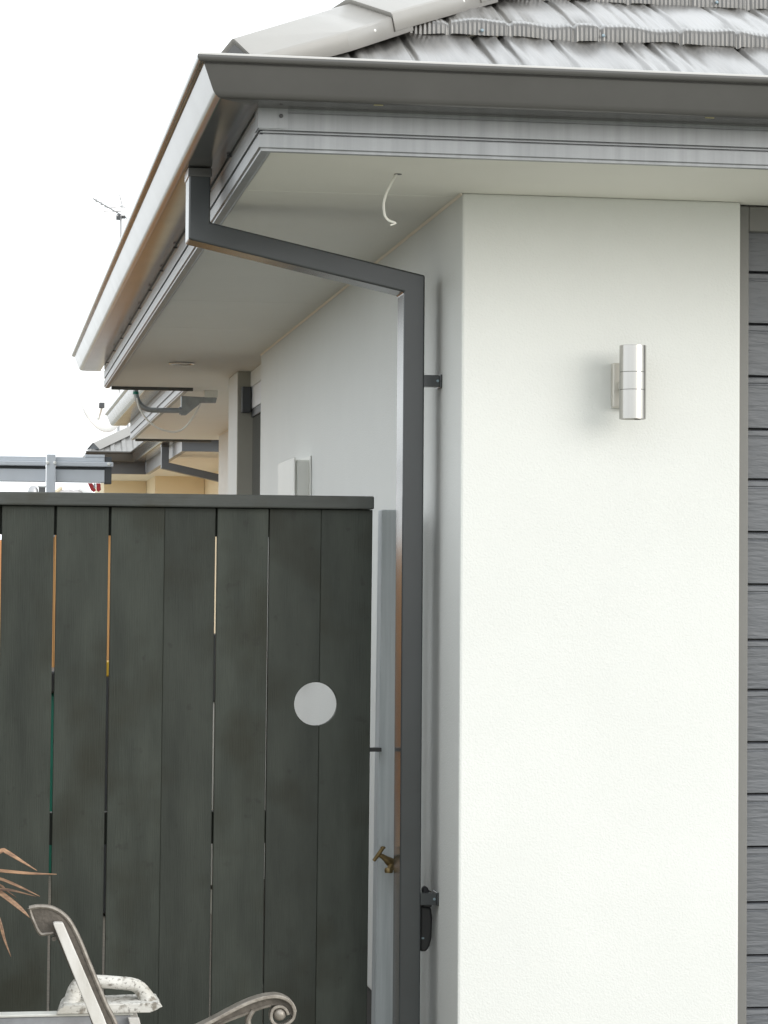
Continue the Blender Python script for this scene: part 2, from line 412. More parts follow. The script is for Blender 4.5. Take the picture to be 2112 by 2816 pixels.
def roof_tile(kind, k, u0, u1, du, parent, grooves, xr, m, lipwave=True, ph=0.0):
    """one pressed panel of course k; u runs along the eave, the hip clips it at u = run"""
    yb = -.320 + .300 * (k - 1) if k >= 1 else -.655
    yt = yb + .300 + .035 if k >= 1 else -.320 + .03
    zb = ZE + T * (yb - YE)
    bm = bmesh.new()
    n = max(2, int((u1 - u0) / du)); rows = []
    # (offset along the run, lift above plane, corrugation weight top, is lip)
    if k >= 1: stations = [(-.001, .006, 1), (-.0015, .014, 1), (-.001, .030, 1), (.000, .0365, 1), (.0025, .0385, .8), (.012, .0385, .6), (.022, .0365, .3), (.036, .034, 0), (.12, .030, 0), (.22, .019, 0), (.30, .006, 0), (.325, .002, 0)]
    else: stations = [(0, .016, 0), (.02, .02, 0), (.12, .022, 0), (.22, .014, 0), (yt - yb, .002, 0)]
    for (dv, lift, cw) in stations:
        row = []
        for i in range(n + 1):
            u = u0 + (u1 - u0) * i / n
            run = yb + dv
            h = lift
            gd = 0.0
            for gx in grooves:
                q = abs(u - gx)
                if q < .011: gd = max(gd, .5 + .5 * math.cos(math.pi * q / .011))
            big = .0028 * math.sin(u * 23.0 + ph) + .0018 * math.sin(u * 51.0 + 2 * ph)
            if cw > 0:
                cor = math.sin(u * 2 * math.pi / .0104)
                if dv < .003:
                    run -= .0013 * cor * cw
                    if lift < .02: h += .0026 * math.sin(u * 14 + ph) + .0016 * math.sin(u * 37 + ph * 3)
                    else: h += big * 1.2
                    run += .0022 * gd
                else: h += .0016 * cor * cw + big
            else: h += big * .8 + .0012 * math.sin(u * 120 + 5 * math.sin(u * 17))
            h -= .0092 * gd * (1 if dv > .012 else .6) 
            uu = max(u, run + (XE - YE) - .0)
            z = ZE + T * (yb + dv - YE) - (T * dv if dv < .003 else 0) + h
            row.append(bm.verts.new((uu, run, z) if kind == 'front' else (run + (XE - YE), uu - (XE - YE), z)))
        rows.append(row)
    for a, b in zip(rows, rows[1:]):
        for i in range(n):
            if (a[i].co - a[i + 1].co).length + (b[i].co - b[i + 1].co).length < 1e-6: continue
            try: bm.faces.new((a[i], a[i + 1], b[i + 1], b[i]))
            except ValueError: pass
    bmesh.ops.remove_doubles(bm, verts=bm.verts, dist=1e-6)
    bm.normal_update()
    me = bpy.data.meshes.new('roof_tile'); bm.to_mesh(me); bm.free()
    if me.polygons and sum(p.normal.z for p in me.polygons) < 0: me.flip_normals()
    for p in me.polygons: p.use_smooth = True
    me.set_sharp_from_angle(angle=math.radians(42))
    return link('roof_tile', me, m, parent)

rnd = random.Random(3)
fixed = {1: [.045, .195, .258, .447, .582], 0: [.021, .142, .303, .366, .58], 2: [.02, .17, .33, .40, .56, .70]}
for k in range(0, 7):
    g_ = fixed.get(k, [])
    a = -.7 + .3 * k
    left = shingle_grooves(-.68 + .32 * k, (g_[0] if g_ else 4.0) - .05, rnd)
    right_ = shingle_grooves((g_[-1] + .09), 4.0, rnd) if g_ else []
    G = left + g_ + right_
    u = -.70 + .322 * k + (.11 if k % 2 else 0); wd = 1.26
    edges = [u - .2]
    e = u + .82 if k % 2 else u + 1.05
    while e < 3.95: edges.append(e); e += wd
    edges.append(4.0)
    du = .0017 if k <= 2 else .02
    for a_, b_ in zip(edges, edges[1:]):
        d_ = du if a_ < 1.1 else max(du, .01)
        roof_tile('front', k, a_, b_, d_, house, [q for q in G if a_ - .02 < q < b_ + .02], 0, M['roof'], ph=k * 1.7)
    for a_, b_ in ((-.9 + .322 * k, 2.3), (2.3, 6.1)):
        if b_ > a_: roof_tile('side', k, a_, b_, .012, house, shingle_grooves(a_, b_, rnd), 0, M['roof_side'], ph=k)
# plain upper roof up to the ridge
ytop = -.320 + .300 * 6; zt_ = ZE + T * (ytop - YE) + .004
bm = bmesh.new()
yr = 3.0; zr = ZE + T * (yr - YE)
v = [bm.verts.new(p) for p in ((ytop, ytop, zt_), (4.0, ytop, zt_), (4.0, yr, zr), (yr, yr, zr))]; bm.faces.new(v)
v2 = [bm.verts.new(p) for p in ((ytop, 6.1, zt_), (yr, 6.1, zr))]; bm.faces.new((v[0], v[3], v2[1], v2[0]))
v3 = [bm.verts.new(p) for p in ((4.0, 6.1, zr),)]; bm.faces.new((v[3], v[2], v3[0], v2[1]))
fin('upper_roof', bm, M['roof_side'], house)
bm = bmesh.new()
v = [bm.verts.new(p) for p in ((-.22, 6.14, 2.72), (-.22, 10.46, 2.72), (2.6, 10.46, 4.2), (2.6, 6.14, 4.2))]; bm.faces.new(v)
v = [bm.verts.new(p) for p in ((-.58, 6.11, 2.71), (3.0, 6.11, 4.6), (3.0, 6.11, 2.71))]; bm.faces.new(v)
fin('lower_roof', bm, M['roof_side'], house)
# roof screws on the course lips
for (xx, k) in ((-.02, 1), (.262, 1), (.70, 1), (1.3, 1), (.62, 2), (.2, 2)):
    yb = -.320 + .300 * (k - 1); zb = ZE + T * (yb - YE)
    bm = bmesh.new(); lathe(bm, [(.0042, 0), (.0042, .0016), (.0022, .0034)], (0, 0, 0), 'y', 8)
    for q in bm.verts: q.co = Vector((xx + q.co.x, yb - .0055 - q.co.y, zb + .017 + q.co.z))
    fin('roof_screw', bm, M['rivet'], house)

# hip caps: lapped trapezoid sections running up the 45 degree hip
def hip_cap(a0, a1, lift0, parent, m):
    bm = bmesh.new(); rows = []
    sec = [(-.188, -.022), (-.175, .0185), (-.170, .0225), (-.010, .067), (.010, .067), (.170, .0225), (.175, .0185), (.188, -.022)]
    for a, li in ((a0, lift0), (a0 + .003, lift0 + .001), ((a0 + a1) / 2, lift0 * .55), (a1, 0.0)):
        zc = ZE + T * (a - YE) + li
        f_ = .46 if a < -.58 else 1.0
        rows.append([bm.verts.new((a + o * f_ / 2, a - o * f_ / 2, zc + dz)) for o, dz in sec])
    for r0, r1 in zip(rows, rows[1:]):
        for i in range(len(sec) - 1): bm.faces.new((r0[i], r0[i + 1], r1[i + 1], r1[i]))
    bmesh.ops.recalc_face_normals(bm, faces=bm.faces)
    if sum(f.normal.z for f in bm.faces) < 0: bmesh.ops.reverse_faces(bm, faces=bm.faces)
    n0 = [bm.verts.new(v.co + Vector((.005, .005, -.020))) for v in rows[0][1:-1]]       # folded down nose
    for i in range(len(n0) - 1): bm.faces.new((rows[0][i + 2], rows[0][i + 1], n0[i], n0[i + 1]))
    me = bpy.data.meshes.new('hip_cap'); bm.to_mesh(me); bm.free()
    for p in me.polygons: p.use_smooth = True
    me.set_sharp_from_angle(angle=math.radians(14))
    o = link('hip_cap', me, m, parent)
    md = o.modifiers.new('thick', 'SOLIDIFY'); md.thickness = .0022; md.offset = -1
    return o
a = -.615
k = 0
while a < 3.0:
    st_ = .285 if k == 0 else .243
    hip_cap(a, a + st_ + .05, .011 if k else .002, house, M['cap']); a += st_; k += 1
bm = bmesh.new()
zc = ZE + T * (-.612 - YE)
A_ = [bm.verts.new((-.612 + o / 2, -.612 - o / 2, zc + dz)) for o, dz in ((-.082, .0), (-.078, .026), (-.014, .063), (.014, .063), (.078, .026), (.082, .0))]
B_ = [bm.verts.new(v.co + Vector((.004, .004, 0))) for v in A_]
bm.faces.new(A_); bm.faces.new(B_[::-1])
for i in range(6): bm.faces.new((A_[i], B_[i], B_[(i + 1) % 6], A_[(i + 1) % 6]))
fin('hip_end', bm, M['gutter'], house)
for (a_, o_, dz) in ((-.375, .172, .014), (-.32, .17, .022), (-.13, .172, .014)):
    bm = bmesh.new(); lathe(bm, [(.004, 0), (.004, .002), (.002, .004)], (0, 0, 0), 'y', 8)
    for q in bm.verts: q.co = Vector((a_ + o_ / 2 + q.co.x, a_ - o_ / 2 - .004 - q.co.y, ZE + T * (a_ - YE) + dz - .01 + q.co.z))
    fin('cap_screw', bm, M['white'], house)

# garage door and its jamb
bx('jamb', M['jamb'], house, .692, .722, .035, .16, 0, ZS - .004, .003)
bx('jamb', M['jamb'], house, 3.07, 3.098, .035, .16, 0, ZS - .004, .003)
bx('door_header', M['jamb'], house, .7225, 3.07, .037, .16, 2.474, ZS - .004, .003)
gd = bpy.data.objects.new('garage_door', None); COL.objects.link(gd); gd.parent = house; gd.location = (1.9, .06, 0)
zs = [.06, .188, .317, .446, .575, .703, .832, .967, 1.096, 1.223, 1.351, 1.4735, 1.609, 1.738, 1.867, 1.991, 2.121, 2.250, 2.378, 2.51]
for i, (za, zb) in enumerate(zip(zs, zs[1:])):
    # each rib: flat face with a sloped lower lip and a small fillet bead on top
    bm = bmesh.new()
    y = .066
    pr = [(y + .02, za + .0005), (y, za + .0025), (y - .001, zb - .024), (y + .002, zb - .0215), (y + .002, zb - .019), (y - .001, zb - .0165), (y, zb - .0055), (y + .007, zb - .0022), (y + .02, zb - .0018), (y + .03, zb - .0015), (y + .03, za + .0005)]
    L_ = [bm.verts.new((.7235, p, q)) for p, q in pr]; R_ = [bm.verts.new((3.069, p, q)) for p, q in pr]
    bm.faces.new(L_); bm.faces.new(R_[::-1])
    for j in range(len(pr)): bm.faces.new((L_[j], R_[j], R_[(j + 1) % len(pr)], L_[(j + 1) % len(pr)]))
    fin('door_panel', bm, M['door'], gd)
bx('door_backing', M['dark'], gd, .723, 3.07, .098, .12, .02, 2.52)

# side window in its recess
win = bpy.data.objects.new('window', None); COL.objects.link(win); win.parent = house; win.location = (.05, 4.75, 1.2)
bx('frame', M['dark'], win, .03, .10, 4.33, 4.36, .5, 2.465, .003)
bx('frame', M['trim'], win, -.011, .100, 5.142, 5.1605, .5, 2.538, .002)
bx('casing', M['raildark'], win, .004, .044, 5.09, 5.1415, 2.355, 2.468, .003)
bx('blind', M['blind'], win, .048, .056, 4.362, 5.14, 2.372, 2.466)
bx('sash', M['raildark'], win, .050, .08, 4.362, 5.14, 2.335, 2.371, .002)
bx('pane', M['glass'], win, .056, .060, 4.362, 5.14, .5, 2.334)

# recessed downlight in the side soffit
dl = thing('downlight', 'small round recessed downlight in the side soffit', 'light', (-.29, 4.77, ZS - .001))
bm = bmesh.new(); lathe(bm, [(.055, 0), (.055, -.004), (.048, -.006), (.042, -.004), (.038, .0)], (-.29, 4.77, ZS - .0015)); fin('rim', bm, M['steel'], dl, smooth=True)
bm = bmesh.new(); lathe(bm, [(.037, -.003), (.037, .0)], (-.29, 4.77, ZS - .0015)); fin('lens', bm, M['white'], dl)

# ------------------------------------------------------------------ downpipe
dp = thing('downpipe', 'dark grey rectangular downpipe offset from the corner gutter to the wall', 'downpipe', (-.07, .30, 0))
def rect_seg(bm, lo, hi, y0, y1):
    """lo and hi: (x, z) pairs for left/lower and right/upper edge at both ends"""
    pts = [lo[0], lo[1], hi[1], hi[0]]
    prism_xz(bm, pts, y0, y1)
pA, pB = .25, .35
# edges of the offset in the XZ plane
xl, xr_ = -.634, -.581
wl, wr = -.098, -.045
bm = bmesh.new(); prism_xz(bm, [(xl, 2.6195), (xl, 2.4435), (wl, 2.3275), (wl, .02), (wr, .02), (wr, 2.3705), (xr_, 2.4865), (xr_, 2.6195)], pA, pB); fin('pipe', bm, M['pipe'], dp, bevel=.0045, seg=3)
bm = bmesh.new(); box(bm, xl - .003, xr_ + .003, pA - .003, pB + .003, 2.598, 2.6195); fin('outlet_collar', bm, M['gutter'], dp, bevel=.002)
for zz in (2.108, .826):
    bm = bmesh.new(); box(bm, wr - .001, -.006, pA + .0, pA + .03, zz - .0145, zz + .0145); box(bm, -.0058, -.0005, pA - .002, pA + .05, zz - .0165, zz + .0165)
    st = fin('strap', bm, M['pipe'], dp, bevel=.001, seg=1)
    bm = bmesh.new(); lathe(bm, [(.0035, 0), (.0035, -.0015), (.002, -.003)], (-.0115, pA - .0002, zz), 'y', 10); fin('strap_screw', bm, M['rivet'], st)

# black tool tucked behind the lower strap
tl = thing('tool_handle', 'black plastic tool handle tucked behind the lower downpipe strap', 'tool', (-.026, .30, .69))
bm = bmesh.new(); prism_xz(bm, [(-.040, .805), (-.012, .801), (-.0085, .774), (-.010, .726), (-.015, .705), (-.023, .692), (-.040, .692)], .287, .318); fin('grip', bm, M['black'], tl, bevel=.006, seg=3)
bm = bmesh.new(); prism_xz(bm, [(-.034, .80), (-.010, .80), (-.0095, .839), (-.017, .843), (-.020, .849), (-.027, .854), (-.034, .846)], .290, .312); fin('jaw', bm, M['black'], tl, bevel=.003)
bm = bmesh.new(); box(bm, -.036, -.030, .2855, .288, .7235, .7275); fin('stud', bm, M['rivet'], tl)

# ------------------------------------------------------------------ loose cable from the soffit
cb = thing('loose_cable', 'loose white cable hooking down from a hole in the soffit', 'cable', (-.2, -.24, ZS))
pts = [(-.198, -.24, 2.5425), (-.203, -.24, 2.535), (-.212, -.245, 2.519), (-.224, -.25, 2.495), (-.2305, -.25, 2.472), (-.2305, -.25, 2.453), (-.227, -.25, 2.439), (-.218, -.25, 2.430), (-.204, -.25, 2.4255)]
tb('sheath', M['cablewhite'], cb, smooth_path(pts), .0030, 10, sx=1.0)
tb('wire_tail', M['cablewhite'], cb, [(-.202, -.25, 2.425), (-.209, -.252, 2.4215), (-.216, -.253, 2.4195)], .0020, 8)
bm = bmesh.new(); lathe(bm, [(.009, 0), (.009, -.0006)], (-.197, -.24, ZS - .0004), n=18); fin('hole_rim', bm, M['dark_rivet'], cb)

# ------------------------------------------------------------------ wall lamp
wl_ = thing('wall_lamp', 'brushed steel up and down cylinder lamp on the bright front wall', 'wall lamp', (.398, -.09, 2.0))
cx_, cyl_y = .3975, -.088
def lampcyl(name, z0, z1, r, m):
    bm = bmesh.new(); lathe(bm, [(r - .004, z0 + .004), (r - .0035, z0), (r - .0006, z0), (r, z0 + .0005), (r, z1 - .0005), (r - .0006, z1), (r - .0035, z1), (r - .004, z1 - .004)], (cx_, cyl_y, 0), n=56)
    return fin(name, bm, m, wl_, smooth=True)
lampcyl('lower_shade', 1.9985, 2.06775, .0318, M['steel'])
lampcyl('body', 2.0682, 2.1097, .0318, M['steel'])
lampcyl('upper_shade', 2.11015, 2.1735, .0318, M['steel'])
bx('backplate', M['lampbase'], wl_, .366, .429, -.020, -.0005, 2.030, 2.138, .004)
bx('arm', M['lampbase'], wl_, .378, .417, -.064, -.0205, 2.072, 2.092, .003)
bm = bmesh.new(); lathe(bm, [(.027, 0), (.027, .002)], (cx_, cyl_y, 2.0025), n=28); fin('lens', bm, M['white'], wl_)

# ------------------------------------------------------------------ meter box on the side wall
mb = thing('meter_box', 'pale grey meter box on the side wall just above the gate', 'meter box', (-.025, 2.96, 1.3))
bm = bmesh.new(); box(bm, -.052, -.0005, 2.735, 3.19, 1.32, 2.032); fin('box', bm, M['meter'], mb, bevel=.008, seg=3)
bm = bmesh.new(); box(bm, -.060, -.0535, 2.728, 3.197, 1.315, 2.039); fin('door', bm, M['meter'], mb, bevel=.006, seg=3)
bx('flange', M['meter'], mb, -.006, -.0008, 2.71, 3.21, 1.31, 2.045, .002)

# ------------------------------------------------------------------ post beside the wall, tap
po = thing('fence_post', 'pale grey weathered timber post between gate and downpipe', 'post', (-.085, .49, 0))
bm = bmesh.new(); v = box(bm, -.128, -.045, .455, .52, 0, 1.793)
for q in v:
    if q.co.z > 1: q.co.x += .012 if q.co.x < -.1 else 0
fin('timber', bm, M['post'], po, bevel=.003)

tp = thing('garden_tap', 'old brass garden tap sticking out beside the downpipe', 'tap', (-.1, .40, .88))
bm = bmesh.new(); tube(bm, [(-.133, .38, .9285), (-.122, .383, .9225), (-.112, .387, .915), (-.104, .39, .909), (-.088, .40, .898), (-.070, .43, .889)], [.006, .0075, .0095, .0125, .0155, .0155], 14); fin('body', bm, M['brass'], tp, smooth=True)
bm = bmesh.new(); tube(bm, [(-.1245, .372, .9475), (-.1345, .378, .9305), (-.1475, .384, .911)], [.0052, .0062, .0052], 12); lathe(bm, [(.004, -.004), (.0075, -.002), (.0075, .002), (.004, .004)], (-.1235, .372, .949), n=12); fin('handle', bm, M['brass'], tp, smooth=True)
bm = bmesh.new(); tube(bm, [(-.094, .395, .905), (-.098, .385, .894), (-.104, .378, .886)], [.009, .009, .008], 12); lathe(bm, [(.0115, -.007), (.0125, -.004), (.0125, .004), (.0105, .007)], (-.105, .377, .884), n=14); fin('spout', bm, M['brass'], tp, smooth=True)

tp.scale = (.88, .88, .88)

# ------------------------------------------------------------------ gate
gate = thing('gate', 'dark stained timber board gate with a round hand hole', 'gate', (-.75, .40, .05))
gy0, gy1 = .40, .419
LEAN = .004           # small sideways lean per metre
def gx(x, z): return x - LEAN * (1.75 - z)
bounds = [(-1.349, -1.216), (-1.2135, -1.0815), (-1.0765, -.9485), (-.9420, -.8135), (-.8075, -.6746), (-.6746, -.5472), (-.5425, -.4138), (-.4112, -.2800), (-.2800, -.1495)]
HX, HZ, HR = -.2905, 1.300, .0545
zlo, zhi = .06, 1.790
for i, (xa, xb) in enumerate(bounds):
    pts = [(gx(xa, zlo), zlo)]
    hole_r = xa < HX < xb or abs(xb - HX) < HR
    hole_l = (not (xa < HX < xb)) and abs(xa - HX) < HR
    # lower right, hole on the right edge, upper right
    pts.append((gx(xb, zlo), zlo))
    if hole_r and i == 7:
        xe = gx(xb, HZ); c0 = math.acos(max(-1, min(1, (xe - HX) / HR)))
        for k in range(33):
            a_ = -c0 - (2 * math.pi - 2 * c0) * k / 32
            pts.append((HX + HR * math.cos(a_), HZ + HR * math.sin(a_)))
    pts.append((gx(xb, zhi), zhi)); pts.append((gx(xa, zhi), zhi))
    if i == 8:
        xe = gx(xa, HZ); c0 = math.acos(max(-1, min(1, (xe - HX) / HR)))
        for k in range(17):
            a_ = c0 - 2 * c0 * k / 16
            pts.append((HX + HR * math.cos(a_), HZ + HR * math.sin(a_)))
    dy = (0, .0015, -.001, .0005, -.0012, .001, 0, .0008, -.0015)[i]
    bm = bmesh.new(); prism_xz(bm, pts, gy0 + dy, gy1 + dy)
    fin('board', bm, M['gate'], gate, bevel=.0012, seg=1)
bx('top_cap', M['gate_cap'], gate, -1.36, -.1485, .378, .47, 1.791, 1.824, .004)
for za, zb in ((1.7195, 1.7905), (.95, 1.03), (.12, .21)):
    bx('rail', M['gate'], gate, -1.34, -.155, .4215, .46, za, zb, .002)
bm = bmesh.new(); box(bm, -.150, -.118, .425, .445, 1.178, 1.188); fin('latch_bar', bm, M['black'], gate)

gp_ = thing('side_fence', 'dark stained fixed panel and post left of the gate', 'fence', (-1.56, .42, 0))
bx('post', M['gate'], gp_, -1.455, -1.366, .40, .49, 0, 1.86, .003)
for i in range(6):
    bx('board', M['gate'], gp_, -2.265 + i * .134, -2.134 + i * .134, .40, .419, .05, 1.79, .0012)
bx('top_cap', M['gate_cap'], gp_, -2.285, -1.457, .378, .47, 1.791, 1.824, .004)

# ------------------------------------------------------------------ clothesline frame over the gate
cf = thing('clothesline', 'grey powder coated clothesline frame on a post behind the gate', 'clothesline', (-.885, 3.0, 0))
bx('post', M['rail'], cf, -.9005, -.8695, 2.962, 2.998, 1.76, 2.049, .002)
for (xa, xb) in ((-1.9, -.902), (-.868, -.697)):
    bx('upper_rail', M['rail'], cf, xa, xb, 3.0, 3.03, 2.026, 2.0425, .002)
    bx('ledge', M['rail'], cf, xa, xb if xb < -.8 else -.667, 2.985, 3.03, 2.009, 2.0255, .003)
    bx('lip', M['raildark'], cf, xa, xb, 3.012, 3.03, 1.999, 2.0085)
    bx('lower_plate', M['rail'], cf, xa, xb, 3.0, 3.03, 1.9535, 1.9985, .002)
bx('post', M['rail'], cf, -1.72, -1.69, 2.962, 2.998, 0, 2.049, .002)
bx('top_plate', M['rail'], cf, -.766, -.697, 2.999, 3.03, 2.043, 2.052, .001)
bx('end_block', M['raildark'], cf, -.6965, -.672, 3.004, 3.06, 1.950, 2.045, .002)
for xx, zz in ((-.8975, 2.019), (-.8725, 2.019), (-.683, 2.018)):
    bm = bmesh.new(); lathe(bm, [(.0062, 0), (.0062, -.0025), (.0035, -.005)], (xx, 2.961 if xx < -.8 else 2.984, zz), 'y', 14); fin('bolt', bm, M['white'], cf, smooth=True)
pg = thing('clothes_peg', 'small splayed red clothes peg clipped under the grey clothesline frame', 'peg', (-.733, 3.01, 1.93))
bm = bmesh.new(); prism_xz(bm, [(-.755, 1.9515), (-.739, 1.9515), (-.726, 1.926), (-.733, 1.920), (-.743, 1.926)], 3.004, 3.014); fin('jaw', bm, M['red'], pg)
bm = bmesh.new(); prism_xz(bm, [(-.726, 1.9515), (-.711, 1.9515), (-.709, 1.928), (-.717, 1.921), (-.724, 1.926)], 3.002, 3.012); fin('jaw', bm, M['red'], pg)
bm = bmesh.new(); box(bm, -.7345, -.7275, 3.0, 3.016, 1.934, 1.951); fin('spring', bm, M['galv'], pg)

# ------------------------------------------------------------------ dish arm under the eave
da = thing('bracket_arm', 'galvanised pipe arm with gusset hanging below the stepped side eave', 'bracket', (-.1, 6.3, 2.44))
tb('pipe', M['galv'], da, smooth_path([(-.392, 6.3, 2.75), (-.392, 6.3, 2.593), (-.389, 6.3, 2.536), (-.382, 6.3, 2.498), (-.365, 6.3, 2.466), (-.333, 6.3, 2.445), (-.282, 6.3, 2.440), (-.168, 6.3, 2.441)]), .0125, 14)
bm = bmesh.new(); prism_xz(bm, [(-.169, 2.511), (.005, 2.505), (0, 2.480), (-.072, 2.479), (-.145, 2.418), (-.169, 2.417)], 6.285, 6.315); fin('gusset', bm, M['galv'], da, bevel=.002)
bm = bmesh.new(); box(bm, -.055, .008, 6.28, 6.32, 2.506, 2.5385); fin('fixing_plate', bm, M['soffit'], da, bevel=.002)
bm = bmesh.new(); lathe(bm, [(.019, -.008), (.019, .008)], (-.169, 6.3, 2.440), 'x', 16); fin('collar', bm, M['galv'], da, smooth=True)
bm = bmesh.new(); lathe(bm, [(.0142, -.007), (.0142, .007)], (-.388, 6.3, 2.522), n=14); fin('tape', bm, M['green'], da, smooth=True)
cbl = tb('coax_cable', M['cablewhite'], None, smooth_path([(-.384, 6.282, 2.497), (-.371, 6.28, 2.447), (-.332, 6.275, 2.39), (-.281, 6.27, 2.352), (-.217, 6.27, 2.334), (-.173, 6.27, 2.342), (-.135, 6.27, 2.374), (-.097, 6.275, 2.432), (-.075, 6.284, 2.475)]), .0044, 8)
tag(cbl, 'white coax cable drooping in a loop under the pipe arm', 'cable')

# ------------------------------------------------------------------ neighbouring unit behind
nb = thing('neighbour_house', 'tan neighbouring house with dark fascia and hipped ribbed roof', 'house', (.82, 12.25, 0))
OX, OY = .82, 12.25
def nwall(pts, z0=0, z1=ZS, label=None):
    bm = bmesh.new(); prism_xy(bm, pts, z0, z1); o = fin('wall', bm, M['tan'], nb)
    if label: o['label'] = label
    return o
nwall([(OX, OY), (OX + 5, OY), (OX + 5, 19), (OX, 19)])
nwall([(.386, 16.06), (OX - .003, 16.06), (OX - .003, 19), (.386, 19)])
nwall([(.0, 17.2), (.383, 17.2), (.383, 19), (.0, 19)])
bx('window_trim', M['jamb'], nb, .215, .275, 17.17, 17.199, 1.2, 2.40)
bx('window_trim', M['white'], nb, .345, .36, 17.17, 17.199, 1.2, 2.34)
bx('soffit_panel', M['soffit'], nb, OX - .516, OX + 5, OY - .511, OY + .1, ZS, ZS + .01)
bx('soffit_panel', M['soffit'], nb, OX - .516, OX + .1, OY + .103, 15.56, ZS, ZS + .01)
bx('soffit_panel', M['soffit'], nb, -.19, OX + .1, 15.563, 17.25, ZS, ZS + .01)
fx, fy = OX + FX, OY + FY
nf = [(0, FZ), (0, 2.70), (-.034, 2.70), (-.034, FZ)]
M['nfascia'] = mat('dark_blue_grey_fascia', (.10, .108, .118), rough=.4, var=.05)
sweep('fascia', nf, lambda d, z: [(OX + 5, fy - d, z), (fx - d, fy - d, z)], M['nfascia'], nb, smooth=False)
sweep('fascia', nf, lambda d, z: [(fx - d - .0005, fy - d, z), (fx - d - .0005, 15.52, z)], M['fascia'], nb, smooth=False)
WY = 15.52
sweep('fascia', nf, lambda d, z: [(fx - .001, WY - d, z), (-.19, WY - d, z)], M['nfascia'], nb, smooth=False)
sweep('gutter', gp, lambda d, z: [(OX + 5, fy - d, z), (fx - d, fy - d, z)], M['gutter'], nb)
sweep('gutter', gp, lambda d, z: [(fx - d - .0005, fy - d, z), (fx - d - .0005, WY - d, z + .01)], M['gutter'], nb)
sweep('gutter', gp, lambda d, z: [(fx - d + .0005, WY - d + .0005, z + .01), (-.245, WY - d + .0005, z + .01)], M['gutter'], nb)
# roofs: main slope and the hipped wing
bm = bmesh.new()
rr = .52
def rq(*ps): bm.faces.new([bm.verts.new(p) for p in ps])
ex, ey = OX + XE, OY + YE
rq((ex, ey, 2.71), (OX + 5, ey, 2.71), (OX + 5, ey + 3, 2.71 + 3 * rr), (ex + 3, ey + 3, 2.71 + 3 * rr))
rq((ex, ey, 2.71), (ex + 3, ey + 3, 2.71 + 3 * rr), (ex + 3, 19, 2.71 + 3 * rr), (ex, 19, 2.71))
fin('main_roof', bm, M['roof_side'], nb)
# ribbed wing roof (front slope with standing ribs)
bm = bmesh.new()
wx0, wy0 = -.24, WY - .06
prev = None
xs = wx0
i = 0
while xs < 2.0:
    h = .012 if i % 4 in (1, 2) else 0
    top = min(xs - wx0, 1.6)
    pa = bm.verts.new((xs, wy0, 2.705 + h)); pb = bm.verts.new((xs, wy0 + max(top, .001), 2.705 + max(top, .001) * rr + h))
    if prev: bm.faces.new((prev[0], pa, pb, prev[1]))
    prev = (pa, pb); xs += (.012, .03, .012, .045)[i % 4]; i += 1
fin('wing_roof', bm, M['roof_side'], nb)
bm = bmesh.new(); rq((wx0, wy0, 2.70), (wx0 + 1.6, wy0 + 1.6, 2.70 + 1.6 * rr), (wx0, wy0 + 3.2, 2.70)); fin('wing_roof', bm, M['roof_side'], nb)
bm = bmesh.new()
sec = [(-.055, -.035), (-.006, .022), (.006, .022), (.055, -.035)]
rws = []
for a_ in (.06, 1.6):
    rws.append([bm.verts.new((wx0 + a_ + o, wy0 + a_ - o, 2.705 + a_ * rr + dz + .03)) for o, dz in sec])
for j in range(3): bm.faces.new((rws[0][j], rws[0][j + 1], rws[1][j + 1], rws[1][j]))
o_ = fin('hip_cap', bm, M['cap'], nb)
bm = bmesh.new(); rq(*[(wx0 + .065 + o, wy0 + .065 - o, 2.705 + .065 * rr + dz + .03) for o, dz in sec]); box(bm, wx0 + .0, wx0 + .13, wy0 + .0, wy0 + .05, 2.69, 2.72); fin('hip_end', bm, M['nfascia'], nb)
tb('roof_vent', M['grey_al'], nb, [(.21, 17.2, 3.2), (.21, 17.2, 3.02)], [.004, .012], 8)
# its own corner downpipe
ndp = thing('downpipe', 'dark elbowed downpipe under the tan neighbouring eave', 'downpipe', (OX - .07, OY + .3, 0))
bm = bmesh.new(); prism_xz(bm, [(OX + p, q) for p, q in [(xl, 2.6195), (xl, 2.4435), (wl, 2.3275), (wl, .02), (wr, .02), (wr, 2.3705), (xr_, 2.4865), (xr_, 2.6195)]], OY + pA, OY + pB); fin('pipe', bm, M['nfascia'], ndp)
bm = bmesh.new(); box(bm, OX + xl - .003, OX + xr_ + .003, OY + pA - .003, OY + pB + .003, 2.60, 2.6195); fin('outlet_collar', bm, M['gutter'], ndp)

# ------------------------------------------------------------------ television aerial
an = thing('television_aerial', 'thin yagi television aerial on a mast beyond the eave', 'aerial', (.17, 18, 3.0))
tb('mast', M['grey_al'], an, [(.168, 18, 2.8), (.172, 18, 5.10)], .013, 10)
tb('boom', M['grey_al'], an, [(-.108, 17.7, 5.205), (.23, 18.05, 5.08)], .0075, 8)
for (xa, za, xb, zb) in ((-.112, 5.203, -.041, 5.206), (-.085, 5.184, .004, 5.187), (-.05, 5.163, .074, 5.173), (-.08, 5.135, .226, 5.163), (-.02, 5.108, .232, 5.14), (.03, 5.074, .209, 5.092), (-.03, 5.15, .15, 5.16), (.0, 5.12, .24, 5.127)):
    t_ = ((xa + xb) / 2 + .108) / .338
    yb_ = 17.7 + .35 * t_
    tb('element', M['grey_al'], an, [(xa, yb_ - .03, za), (xb, yb_ + .03, zb)], .0036, 6)
tb('reflector_arm', M['grey_al'], an, [(.188, 18.02, 5.187), (.16, 18.02, 5.299)], .0075, 8)
tb('element', M['grey_al'], an, [(.13, 18.0, 5.253), (.18, 18.04, 5.262)], .004, 6)
tb('element', M['grey_al'], an, [(.13, 18.0, 5.357), (.152, 18.0, 5.36)], .004, 6)
